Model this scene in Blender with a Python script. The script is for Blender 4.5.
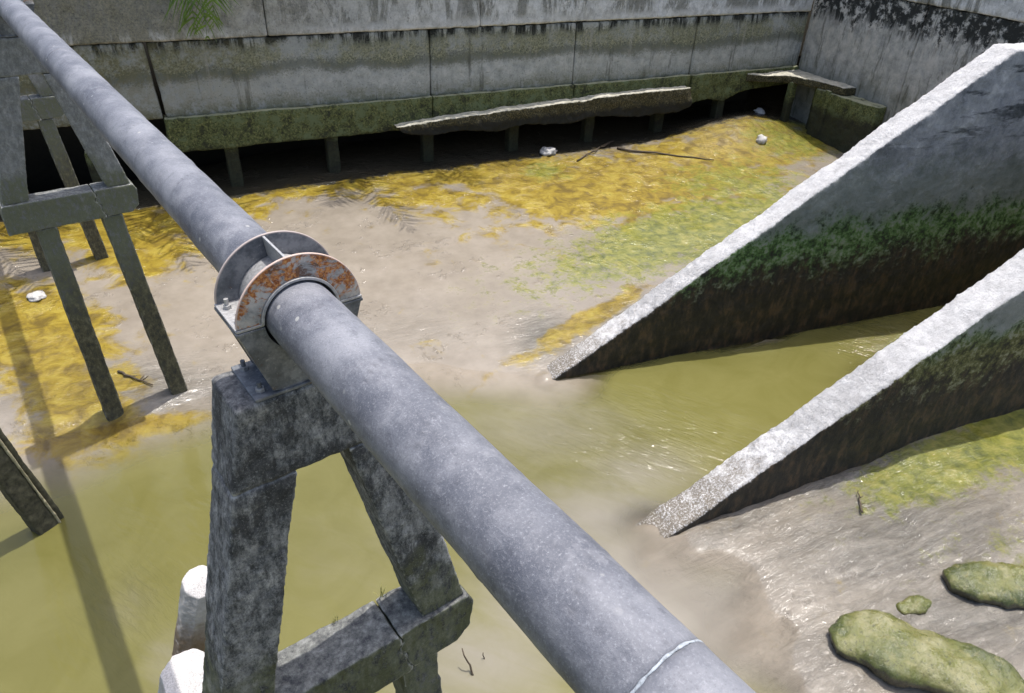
import bpy, bmesh, math, random
import numpy as np
from mathutils import Vector, Matrix, noise as mnoise

random.seed(7)
rng = np.random.default_rng(7)
scene = bpy.context.scene
COL = scene.collection
for o in list(bpy.data.objects):
    bpy.data.objects.remove(o)

# ------------------------------------------------------------------ camera
# world axes: +Y along the pipe, +X across it (along the piers), pipe axis at x = 0, z = 0, metres
F = 720.0
def _cam(x, y):
    v = np.array([(x - 512) / F, -(y - 346.5) / F, -1.0])
    return v / np.linalg.norm(v)
_Y = _cam(-146, -157)
_X = _cam(1627, -85)
_Z = np.cross(_X, _Y); _Z /= np.linalg.norm(_Z)
_X = np.cross(_Y, _Z)
RM = np.array([_X, _Y, _Z])
CAM = np.array([-1.048, 0.0, 1.8608])
W = -7.45                                   # water level

def atz(x, y, z):                           # pixel -> point on the level z
    r = RM @ _cam(x, y)
    return CAM + r * (z - CAM[2]) / r[2]

cd = bpy.data.cameras.new("camera")
cd.sensor_width = 36.0
cd.lens = F / 1024.0 * 36.0
cd.clip_start = 0.05
cd.clip_end = 2000.0
cam = bpy.data.objects.new("camera", cd)
COL.objects.link(cam)
mw = Matrix.Identity(4)
for i in range(3):
    for j in range(3):
        mw[i][j] = RM[i, j]
    mw[i][3] = CAM[i]
cam.matrix_world = mw
scene.camera = cam

# ------------------------------------------------------------------ light
SUN = Vector((0.22, 0.06, 1.0)).normalized()
elev = math.asin(SUN.z)
azim = math.atan2(SUN.x, SUN.y)
world = bpy.data.worlds.new("World")
scene.world = world
world.use_nodes = True
wn = world.node_tree.nodes
bg = wn["Background"]
sky = wn.new("ShaderNodeTexSky")
sky.sky_type = 'NISHITA'
sky.sun_disc = False
sky.sun_elevation = elev
sky.sun_rotation = azim
sky.altitude = 10
sky.air_density = 1.0
sky.dust_density = 4.0
sky.ozone_density = 1.0
world.node_tree.links.new(sky.outputs[0], bg.inputs[0])
bg.inputs[1].default_value = 0.15
sl = bpy.data.lights.new("sun", 'SUN')
sl.energy = 2.9
sl.angle = math.radians(0.5)
sl.color = (1.0, 0.96, 0.9)
so = bpy.data.objects.new("sun", sl)
COL.objects.link(so)
so.rotation_euler = (-SUN).to_track_quat('-Z', 'Y').to_euler()
so.location = (5, 5, 20)
vs = scene.view_settings
vs.view_transform = 'Standard'
vs.look = 'None'
vs.gamma = 1.0
vs.use_curve_mapping = False
vs.exposure = 0.58

# ------------------------------------------------------------------ node helper
class NT:
    def __init__(self, name):
        self.m = bpy.data.materials.new(name)
        self.m.use_nodes = True
        self.t = self.m.node_tree
        self.n = self.t.nodes
        self.bsdf = self.n["Principled BSDF"]
        self.out = self.n["Material Output"]
        g = self.n.new("ShaderNodeNewGeometry")
        self.pos = g.outputs["Position"]
        self.nor = g.outputs["Normal"]
        self.point = g.outputs["Pointiness"]
    def link(self, a, b):
        self.t.links.new(a, b)
    def put(self, sock, v):
        if isinstance(v, bpy.types.NodeSocket):
            self.link(v, sock)
        elif isinstance(v, (tuple, list)):
            sock.default_value = (*v, 1.0) if (len(v) == 3 and sock.type == 'RGBA') else v
        else:
            sock.default_value = v
    def scale(self, vec, s):
        n = self.n.new("ShaderNodeMapping")
        self.put(n.inputs[0], vec)
        n.inputs["Scale"].default_value = s
        return n.outputs[0]
    def rot(self, vec, rz, s=(1, 1, 1)):
        n = self.n.new("ShaderNodeMapping")
        self.put(n.inputs[0], vec)
        n.inputs["Rotation"].default_value = (0, 0, rz)
        return self.scale(n.outputs[0], s)
    def noise(self, scale=5, detail=4, rough=0.6, vec=None, dist=0.0):
        n = self.n.new("ShaderNodeTexNoise")
        self.put(n.inputs["Vector"], vec if vec is not None else self.pos)
        n.inputs["Scale"].default_value = scale
        n.inputs["Detail"].default_value = detail
        n.inputs["Roughness"].default_value = rough
        n.inputs["Distortion"].default_value = dist
        return n.outputs[0]
    def voro(self, scale=5, vec=None, feature='F1'):
        n = self.n.new("ShaderNodeTexVoronoi")
        n.feature = feature
        self.put(n.inputs["Vector"], vec if vec is not None else self.pos)
        n.inputs["Scale"].default_value = scale
        return n.outputs[0]
    def ramp(self, fac, stops):
        n = self.n.new("ShaderNodeValToRGB")
        e = n.color_ramp.elements
        while len(e) < len(stops):
            e.new(0.5)
        for el, (p, c) in zip(e, stops):
            el.position = p
            el.color = (c, c, c, 1) if isinstance(c, (int, float)) else (*c, 1)
        self.put(n.inputs[0], fac)
        return n.outputs[0]
    def mix(self, fac, a, b, mode='MIX'):
        n = self.n.new("ShaderNodeMix")
        n.data_type = 'RGBA'
        n.blend_type = mode
        self.put(n.inputs[0], fac)
        self.put(n.inputs[6], a)
        self.put(n.inputs[7], b)
        return n.outputs[2]
    def math(self, op, a, b=0.0, c=None, clamp=False):
        n = self.n.new("ShaderNodeMath")
        n.operation = op
        n.use_clamp = clamp
        self.put(n.inputs[0], a)
        self.put(n.inputs[1], b)
        if c is not None:
            self.put(n.inputs[2], c)
        return n.outputs[0]
    def step(self, v, a, b):
        n = self.n.new("ShaderNodeMapRange")
        n.interpolation_type = 'SMOOTHSTEP'
        self.put(n.inputs[0], v)
        n.inputs[1].default_value = a
        n.inputs[2].default_value = b
        return n.outputs[0]
    def sep(self, v):
        n = self.n.new("ShaderNodeSeparateXYZ")
        self.put(n.inputs[0], v)
        return n.outputs
    def attr(self, name):
        n = self.n.new("ShaderNodeAttribute")
        n.attribute_name = name
        return n.outputs["Fac"]
    def objco(self):
        return self.n.new("ShaderNodeTexCoord").outputs["Object"]
    def rand(self):
        return self.n.new("ShaderNodeObjectInfo").outputs["Random"]
    def bump(self, h, strength=0.4, dist=0.02, nrm=None):
        n = self.n.new("ShaderNodeBump")
        n.inputs["Strength"].default_value = strength if not isinstance(strength, bpy.types.NodeSocket) else 1.0
        if isinstance(strength, bpy.types.NodeSocket):
            self.link(strength, n.inputs["Strength"])
        n.inputs["Distance"].default_value = dist
        self.put(n.inputs["Height"], h)
        if nrm is not None:
            self.link(nrm, n.inputs["Normal"])
        return n.outputs[0]
    def finish(self, color, rough=0.8, normal=None, metallic=0.0, spec=None):
        self.put(self.bsdf.inputs["Base Color"], color)
        self.put(self.bsdf.inputs["Roughness"], rough)
        self.put(self.bsdf.inputs["Metallic"], metallic)
        if spec is not None:
            self.bsdf.inputs["Specular IOR Level"].default_value = spec
        if normal is not None:
            self.link(normal, self.bsdf.inputs["Normal"])
        return self.m

# ------------------------------------------------------------------ materials
def m_pier(nm, lift):
    k = NT(nm)
    z = k.sep(k.pos)[2]
    big = k.noise(2.2, 5, 0.65)
    mid = k.noise(13, 8, 0.82, k.scale(k.pos, (1, 1, 0.55)))
    fine = k.noise(60, 5, 0.8)
    streak = k.noise(10, 5, 0.7, k.scale(k.pos, (1, 1, 0.13)))
    c = k.ramp(mid, [(0.37, (0.022, 0.025, 0.028)), (0.45, (0.075, 0.082, 0.088)), (0.52, (0.165, 0.172, 0.178)), (0.59, (0.29, 0.297, 0.3)), (0.68, (0.48, 0.48, 0.47))])
    c = k.mix(k.math('MULTIPLY', k.step(k.math('ADD', k.math('MULTIPLY', big, 0.6), k.math('MULTIPLY', streak, 0.4)), 0.5 - lift, 0.42 - lift), 0.8), c, (0.026, 0.028, 0.032))
    c = k.mix(k.math('MULTIPLY', k.step(k.math('ADD', k.math('MULTIPLY', big, 0.5), k.math('MULTIPLY', streak, 0.5)), 0.51, 0.58), 0.75), c, k.ramp(mid, [(0.4, (0.13, 0.135, 0.14)), (0.6, (0.32, 0.325, 0.325))]))
    c = k.mix(k.math('MULTIPLY', k.step(fine, 0.56, 0.64), 0.6), c, (0.33, 0.335, 0.33))
    c = k.mix(k.math('MULTIPLY', k.step(fine, 0.45, 0.38), 0.6), c, (0.012, 0.013, 0.015))
    if lift:
        c = k.mix(0.5, c, (0.24, 0.245, 0.235))
    zz = k.math('ADD', z, k.math('MULTIPLY', k.math('SUBTRACT', big, 0.5), 2.0))
    low = k.math('MULTIPLY', k.step(zz, -2.1, -2.7), k.step(mid, 0.38, 0.52))
    c = k.mix(k.math('MULTIPLY', low, 0.7), c, (0.085, 0.095, 0.03))
    wet = k.step(zz, -3.5, -5.5)
    c = k.mix(k.math('MULTIPLY', wet, 0.85), c, k.ramp(mid, [(0.38, (0.018, 0.016, 0.01)), (0.5, (0.07, 0.062, 0.032)), (0.64, (0.17, 0.15, 0.085))]))
    # worn pale arrises
    c = k.mix(k.math('MULTIPLY', k.step(k.point, 0.53, 0.6), k.step(mid, 0.42, 0.52)), c, (0.58, 0.58, 0.56))
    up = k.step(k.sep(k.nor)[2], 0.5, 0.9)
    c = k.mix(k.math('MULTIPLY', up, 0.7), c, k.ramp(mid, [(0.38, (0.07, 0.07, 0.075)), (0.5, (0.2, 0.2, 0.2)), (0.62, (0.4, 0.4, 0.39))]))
    h = k.math('ADD', k.math('MULTIPLY', mid, 0.8), k.math('MULTIPLY', fine, 0.4))
    return k.finish(c, 0.88, k.bump(h, 0.9, 0.02))

def m_wall():
    k = NT("wall_concrete")
    z = k.sep(k.pos)[2]
    x = k.sep(k.pos)[0]
    big = k.noise(0.7, 5, 0.6)
    mid = k.noise(3.5, 7, 0.75)
    fine = k.noise(18, 6, 0.8)
    streak = k.noise(3.0, 6, 0.7, k.scale(k.pos, (1, 1, 0.1)))
    zz = k.math('ADD', z, k.math('ADD', k.math('MULTIPLY', k.math('SUBTRACT', big, 0.5), 0.9),
                                 k.math('MULTIPLY', k.math('SUBTRACT', fine, 0.5), 0.9)))
    c = k.ramp(mid, [(0.36, (0.3, 0.31, 0.29)), (0.5, (0.41, 0.42, 0.395)), (0.64, (0.52, 0.52, 0.49))])
    green = k.ramp(fine, [(0.4, (0.06, 0.068, 0.026)), (0.5, (0.17, 0.175, 0.075)), (0.6, (0.36, 0.33, 0.19))])
    band = k.math('MULTIPLY', k.step(zz, -3.7, -3.2), k.step(zz, -2.4, -2.8))
    c = k.mix(k.math('MULTIPLY', k.math('MULTIPLY', band, 0.8), k.step(k.math('ADD', k.math('MULTIPLY', big, 0.5), k.math('MULTIPLY', mid, 0.5)), 0.38, 0.56)), c, green)
    band2 = k.math('MULTIPLY', k.step(zz, -3.75, -3.5), k.step(zz, -3.15, -3.4))
    c = k.mix(k.math('MULTIPLY', band2, 0.6), c, (0.05, 0.06, 0.03))
    dark = k.math('MULTIPLY', k.step(zz, -2.85, -2.6), k.step(streak, 0.58, 0.46))
    c = k.mix(dark, c, (0.016, 0.018, 0.014))
    gl = k.math('MULTIPLY', k.step(zz, -4.0, -4.6), k.step(mid, 0.35, 0.55))
    c = k.mix(k.math('MULTIPLY', gl, 0.75), c, (0.09, 0.1, 0.045))
    c = k.mix(k.math('MULTIPLY', k.step(streak, 0.56, 0.66), 0.35), c, (0.42, 0.4, 0.36))
    c = k.mix(k.math('MULTIPLY', k.step(streak, 0.44, 0.34), 0.6), c, (0.07, 0.07, 0.055))
    c = k.mix(k.math('MULTIPLY', k.step(fine, 0.42, 0.34), 0.8), c, (0.03, 0.03, 0.025))
    c = k.mix(k.math('MULTIPLY', k.step(x, 10.0, 1.0), k.math('MULTIPLY', k.step(mid, 0.4, 0.56), 0.6)), c, (0.15, 0.135, 0.06))
    h = k.math('ADD', mid, k.math('MULTIPLY', fine, 0.6))
    return k.finish(c, 0.9, k.bump(h, 0.8, 0.05))

def m_coping():
    k = NT("coping_concrete")
    z = k.sep(k.pos)[2]
    x = k.sep(k.pos)[0]
    big = k.noise(0.8, 5, 0.6)
    mid = k.noise(3.0, 7, 0.75)
    fine = k.noise(18, 6, 0.8)
    streak = k.noise(1.3, 8, 0.78, k.scale(k.pos, (1, 1, 0.3)), 0.6)
    c = k.ramp(mid, [(0.36, (0.42, 0.42, 0.405)), (0.5, (0.6, 0.6, 0.585)), (0.64, (0.76, 0.755, 0.74))])
    st = k.math('MULTIPLY', k.step(streak, 0.53, 0.44), k.step(k.math('ADD', z, k.math('MULTIPLY', k.math('SUBTRACT', mid, 0.5), 0.8)), -2.4, -2.1))
    c = k.mix(k.math('MULTIPLY', st, 0.72), c, k.ramp(fine, [(0.4, (0.035, 0.038, 0.03)), (0.6, (0.17, 0.165, 0.12))]))
    c = k.mix(k.math('MULTIPLY', k.step(x, 15.0, 1.0), k.math('MULTIPLY', k.step(streak, 0.4, 0.52), 0.8)), c,
              k.ramp(fine, [(0.4, (0.05, 0.05, 0.02)), (0.5, (0.13, 0.12, 0.06)), (0.62, (0.26, 0.23, 0.13))]))
    c = k.mix(k.math('MULTIPLY', k.step(big, 0.56, 0.68), 0.4), c, (0.5, 0.49, 0.47))
    c = k.mix(k.math('MULTIPLY', k.step(fine, 0.42, 0.34), 0.7), c, (0.05, 0.05, 0.045))
    h = k.math('ADD', mid, k.math('MULTIPLY', fine, 0.6))
    return k.finish(c, 0.9, k.bump(h, 0.8, 0.05))

def m_sidewall():
    k = NT("side_wall_concrete")
    z = k.sep(k.pos)[2]
    mid = k.noise(2.6, 7, 0.75)
    fine = k.noise(16, 6, 0.8)
    streak = k.noise(3.0, 7, 0.75, k.scale(k.pos, (1, 1, 0.14)))
    zz = k.math('ADD', z, k.math('MULTIPLY', k.math('SUBTRACT', streak, 0.5), 3.0))
    c = k.ramp(mid, [(0.36, (0.28, 0.28, 0.265)), (0.5, (0.42, 0.415, 0.39)), (0.64, (0.56, 0.54, 0.5))])
    c = k.mix(k.math('MULTIPLY', k.step(streak, 0.53, 0.6), k.step(z, -3.9, -2.6)), c, (0.58, 0.55, 0.5))
    c = k.mix(k.math('MULTIPLY', k.step(zz, -2.8, -2.2), k.step(mid, 0.6, 0.48)), c, (0.022, 0.024, 0.022))
    c = k.mix(k.math('MULTIPLY', k.step(streak, 0.45, 0.38), 0.6), c, (0.06, 0.06, 0.045))
    c = k.mix(k.math('MULTIPLY', k.step(zz, -3.9, -4.8), 0.5), c, (0.1, 0.105, 0.06))
    h = k.math('ADD', mid, k.math('MULTIPLY', fine, 0.6))
    return k.finish(c, 0.9, k.bump(h, 0.8, 0.05))

def m_slime():
    k = NT("slimy_concrete")
    mid = k.noise(2.6, 7, 0.75)
    fine = k.noise(16, 6, 0.8)
    z = k.sep(k.pos)[2]
    c = k.ramp(fine, [(0.38, (0.022, 0.025, 0.01)), (0.48, (0.085, 0.1, 0.03)), (0.56, (0.15, 0.165, 0.05)), (0.66, (0.3, 0.28, 0.12))])
    c = k.mix(k.step(mid, 0.5, 0.6), c, (0.14, 0.17, 0.075))
    c = k.mix(k.math('MULTIPLY', k.step(mid, 0.46, 0.38), 0.8), c, (0.02, 0.022, 0.012))
    c = k.mix(k.math('MULTIPLY', k.step(k.math('ADD', z, k.math('MULTIPLY', mid, 0.6)), -5.1, -5.6), 0.85), c, (0.018, 0.017, 0.01))  # lower parts near black: shade under the ledge put into the colour
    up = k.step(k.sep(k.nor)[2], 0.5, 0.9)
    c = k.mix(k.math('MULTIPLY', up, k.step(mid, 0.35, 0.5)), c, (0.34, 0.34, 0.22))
    return k.finish(c, 0.8, k.bump(k.math('ADD', mid, fine), 0.9, 0.05))

def m_slab():
    k = NT("broken_slab_concrete")
    mid = k.noise(4.0, 6, 0.7)
    fine = k.noise(22, 5, 0.75)
    z = k.sep(k.nor)[2]
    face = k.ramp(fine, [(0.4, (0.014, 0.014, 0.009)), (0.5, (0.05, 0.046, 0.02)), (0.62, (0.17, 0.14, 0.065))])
    face = k.mix(k.step(k.math('ADD', k.sep(k.pos)[2], k.math('MULTIPLY', mid, 0.5)), -5.1, -5.3), face, (0.014, 0.014, 0.01))  # lower face fades to black, the shadow beneath painted in
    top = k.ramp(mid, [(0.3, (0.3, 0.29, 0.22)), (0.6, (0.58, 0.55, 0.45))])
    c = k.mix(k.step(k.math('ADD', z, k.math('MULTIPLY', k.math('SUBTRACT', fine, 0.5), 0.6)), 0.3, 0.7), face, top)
    return k.finish(c, 0.85, k.bump(k.math('ADD', mid, fine), 0.7, 0.05))

def m_wing(nm, green):
    k = NT(nm)
    z = k.sep(k.pos)[2]
    hgt = k.math('SUBTRACT', z, W)
    big = k.noise(0.7, 5, 0.65)
    mid = k.noise(4, 7, 0.78)
    fine = k.noise(30, 6, 0.8)
    clump = k.noise(5.0, 8, 0.78)
    hh = k.math('ADD', hgt, k.math('ADD', k.math('MULTIPLY', k.math('SUBTRACT', big, 0.5), 2.0),
                                   k.math('MULTIPLY', k.math('SUBTRACT', clump, 0.5), 2.6)))
    grey = k.ramp(k.noise(1.3, 10, 0.78), [(0.36, (0.17, 0.18, 0.19)), (0.46, (0.31, 0.32, 0.33)), (0.55, (0.4, 0.405, 0.41)), (0.66, (0.6, 0.6, 0.59))])
    strat = k.noise(0.9, 6, 0.7, k.scale(k.pos, (0.35, 0.35, 1.8)))
    grey = k.mix(k.math('MULTIPLY', k.step(strat, 0.5, 0.58), k.math('MULTIPLY', k.step(hgt, 4.0, 5.0), 0.9)), grey, k.ramp(clump, [(0.42, (0.02, 0.026, 0.03)), (0.6, (0.11, 0.12, 0.12))]))
    grey = k.mix(k.math('MULTIPLY', k.step(fine, 0.42, 0.34), 0.6), grey, (0.06, 0.065, 0.06))
    greyg = k.mix(k.math('MULTIPLY', k.step(hh, 4.6, 3.4), 0.55), grey, (0.15, 0.185, 0.13))
    moss = k.ramp(clump, [(0.38, (0.018, 0.028, 0.012)), (0.45, (0.05, 0.1, 0.025)), (0.51, (0.12, 0.23, 0.055)), (0.57, (0.24, 0.3, 0.17)), (0.64, (0.3, 0.33, 0.25))])
    moss2 = k.ramp(clump, [(0.38, (0.02, 0.02, 0.009)), (0.46, (0.07, 0.075, 0.02)), (0.53, (0.16, 0.16, 0.045)), (0.62, (0.34, 0.34, 0.22))])
    moss = k.mix(k.step(k.math('ADD', hgt, k.math('MULTIPLY', big, 1.4)), green + 0.8, green), moss, moss2)
    wetc = k.ramp(k.noise(5, 7, 0.75, k.scale(k.pos, (1, 1, 0.4))), [(0.38, (0.012, 0.011, 0.008)), (0.5, (0.032, 0.026, 0.015)), (0.62, (0.095, 0.06, 0.03))])
    face = k.mix(k.step(hh, 2.5, 3.2), moss, greyg)
    face = k.mix(k.step(hh, 2.2, 1.6), face, wetc)
    top = k.ramp(mid, [(0.36, (0.47, 0.465, 0.465)), (0.5, (0.6, 0.595, 0.595)), (0.62, (0.7, 0.695, 0.69))])
    top = k.mix(k.math('MULTIPLY', k.step(fine, 0.44, 0.36), 0.6), top, (0.24, 0.23, 0.21))
    lowtop = k.math('MULTIPLY', k.step(k.math('ADD', hgt, k.math('MULTIPLY', k.math('SUBTRACT', mid, 0.5), 2.5)), 1.3, 0.2), k.step(fine, 0.6, 0.5))
    top = k.mix(lowtop, top, (0.17, 0.145, 0.11))
    upz = k.math('ADD', k.sep(k.nor)[2], k.math('ADD', k.math('MULTIPLY', k.math('SUBTRACT', fine, 0.5), 0.9), k.math('MULTIPLY', k.math('SUBTRACT', mid, 0.5), 0.6)))
    c = k.mix(k.step(upz, 0.34, 0.6), face, top)
    rough = k.math('ADD', 0.6, k.math('MULTIPLY', k.step(hgt, 1.0, 3.0), 0.3))
    mm = k.math('MULTIPLY', clump, k.step(hh, 1.0, 2.2))
    h = k.math('ADD', k.math('ADD', k.math('MULTIPLY', mm, 1.3), k.math('MULTIPLY', mid, 0.5)), k.math('MULTIPLY', fine, 0.3))
    return k.finish(c, rough, k.bump(h, 0.9, 0.07))

def m_pipe():
    k = NT("bitumen_wrapped_pipe")
    px, py, pz = k.sep(k.pos)
    big = k.noise(2.0, 6, 0.65)
    mid = k.noise(9, 7, 0.75)
    fine = k.noise(100, 5, 0.8)
    scr = k.noise(22, 6, 0.75, k.scale(k.pos, (1.6, 0.3, 1.6)))
    c = k.ramp(big, [(0.36, (0.085, 0.092, 0.116)), (0.5, (0.14, 0.148, 0.175)), (0.64, (0.225, 0.233, 0.262))])
    c = k.mix(k.math('MULTIPLY', k.step(mid, 0.48, 0.66), 0.4), c, (0.28, 0.285, 0.31))
    c = k.mix(k.math('MULTIPLY', k.step(mid, 0.44, 0.36), 0.5), c, (0.075, 0.08, 0.1))
    c = k.mix(k.math('MULTIPLY', k.step(fine, 0.53, 0.66), 0.45), c, (0.4, 0.41, 0.44))
    c = k.mix(k.math('MULTIPLY', k.step(fine, 0.45, 0.36), 0.35), c, (0.05, 0.054, 0.068))
    c = k.mix(k.math('MULTIPLY', k.step(k.noise(3.5, 6, 0.7, k.scale(k.pos, (1, 0.6, 1)), 0.8), 0.48, 0.7), 0.3), c, (0.3, 0.305, 0.33))
    c = k.mix(k.math('MULTIPLY', k.attr('wrap'), 0.55), c, (0.05, 0.053, 0.065))
    c = k.mix(k.math('MULTIPLY', k.step(scr, 0.58, 0.68), 0.2), c, (0.4, 0.4, 0.43))
    spots = k.voro(9)
    c = k.mix(k.math('MULTIPLY', k.step(k.math('ADD', spots, k.math('MULTIPLY', fine, 0.12)), 0.19, 0.14), k.step(k.noise(1.7, 2, 0.5), 0.5, 0.6)), c, (0.38, 0.38, 0.37))
    h = k.math('ADD', k.math('MULTIPLY', mid, 0.8), k.math('MULTIPLY', fine, 0.5))
    return k.finish(c, k.math('ADD', 0.4, k.math('MULTIPLY', mid, 0.3)), k.bump(h, 0.55, 0.008))

def m_steel():
    k = NT("painted_grey_steel")
    mid = k.noise(8, 6, 0.7, k.objco())
    fine = k.noise(45, 5, 0.75, k.objco())
    c = k.ramp(mid, [(0.38, (0.06, 0.068, 0.08)), (0.5, (0.105, 0.115, 0.13)), (0.62, (0.2, 0.21, 0.225))])
    c = k.mix(k.math('MULTIPLY', k.step(fine, 0.6, 0.68), 0.6), c, (0.45, 0.45, 0.43))
    c = k.mix(k.math('MULTIPLY', k.step(mid, 0.4, 0.34), 0.6), c, (0.13, 0.065, 0.035))
    x, y, z = k.sep(k.objco())
    rad = k.math('SQRT', k.math('ADD', k.math('MULTIPLY', x, x), k.math('MULTIPLY', z, z)))
    c = k.mix(k.math('MULTIPLY', k.math('MULTIPLY', k.step(rad, 0.312, 0.319), k.step(z, 0.0, 0.02)), 0.8), c, (0.48, 0.4, 0.36))
    return k.finish(c, 0.5, k.bump(fine, 0.25, 0.003), 0.0)

def m_rust():
    k = NT("rusting_primer")
    o = k.objco()
    mid = k.noise(9, 7, 0.7, o, 0.4)
    m2 = k.noise(11, 7, 0.72, o, 0.5)
    fine = k.noise(60, 5, 0.75, o)
    c = k.ramp(mid, [(0.38, (0.17, 0.18, 0.185)), (0.5, (0.34, 0.33, 0.315)), (0.62, (0.5, 0.46, 0.42))])
    rust = k.ramp(fine, [(0.38, (0.16, 0.045, 0.015)), (0.5, (0.4, 0.14, 0.035)), (0.62, (0.55, 0.27, 0.09))])
    c = k.mix(k.step(m2, 0.46, 0.54), c, rust)
    c = k.mix(k.math('MULTIPLY', k.step(mid, 0.44, 0.4), 0.8), c, (0.11, 0.05, 0.025))
    x, y, z = k.sep(o)
    rad = k.math('SQRT', k.math('ADD', k.math('MULTIPLY', x, x), k.math('MULTIPLY', z, z)))
    c = k.mix(k.math('MULTIPLY', k.step(rad, 0.314, 0.319), 0.85), c, (0.58, 0.45, 0.39))
    return k.finish(c, 0.75, k.bump(k.math('ADD', m2, fine), 0.5, 0.004))

def m_galv():
    k = NT("galvanised_steel")
    fine = k.noise(60, 4, 0.7, k.objco())
    c = k.ramp(fine, [(0.3, (0.26, 0.26, 0.26)), (0.7, (0.5, 0.5, 0.5))])
    return k.finish(c, 0.5, None, 0.3)

def m_seam():
    k = NT("seam_mastic")
    fine = k.noise(45, 5, 0.75)
    c = k.ramp(fine, [(0.35, (0.16, 0.18, 0.2)), (0.6, (0.42, 0.46, 0.5))])
    return k.finish(c, 0.6, k.bump(fine, 0.5, 0.005))

def m_white():
    k = NT("fresh_broken_concrete")
    mid = k.noise(7, 6, 0.7)
    fine = k.noise(55, 5, 0.75)
    up = k.step(k.math('ADD', k.sep(k.nor)[2], k.math('MULTIPLY', k.math('SUBTRACT', mid, 0.5), 0.4)), 0.3, 0.6)
    z = k.sep(k.objco())[2]
    side = k.ramp(mid, [(0.3, (0.3, 0.29, 0.27)), (0.7, (0.5, 0.49, 0.47))])
    side = k.mix(k.math('MULTIPLY', k.step(k.math('ADD', z, k.math('MULTIPLY', mid, 0.5)), -0.15, -0.75), 0.85), side, (0.16, 0.1, 0.045))
    top = k.ramp(fine, [(0.38, (0.38, 0.365, 0.35)), (0.5, (0.55, 0.53, 0.51)), (0.62, (0.68, 0.66, 0.64))])
    c = k.mix(up, side, top)
    return k.finish(c, 0.9, k.bump(k.math('ADD', mid, fine), 0.6, 0.02))

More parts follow.
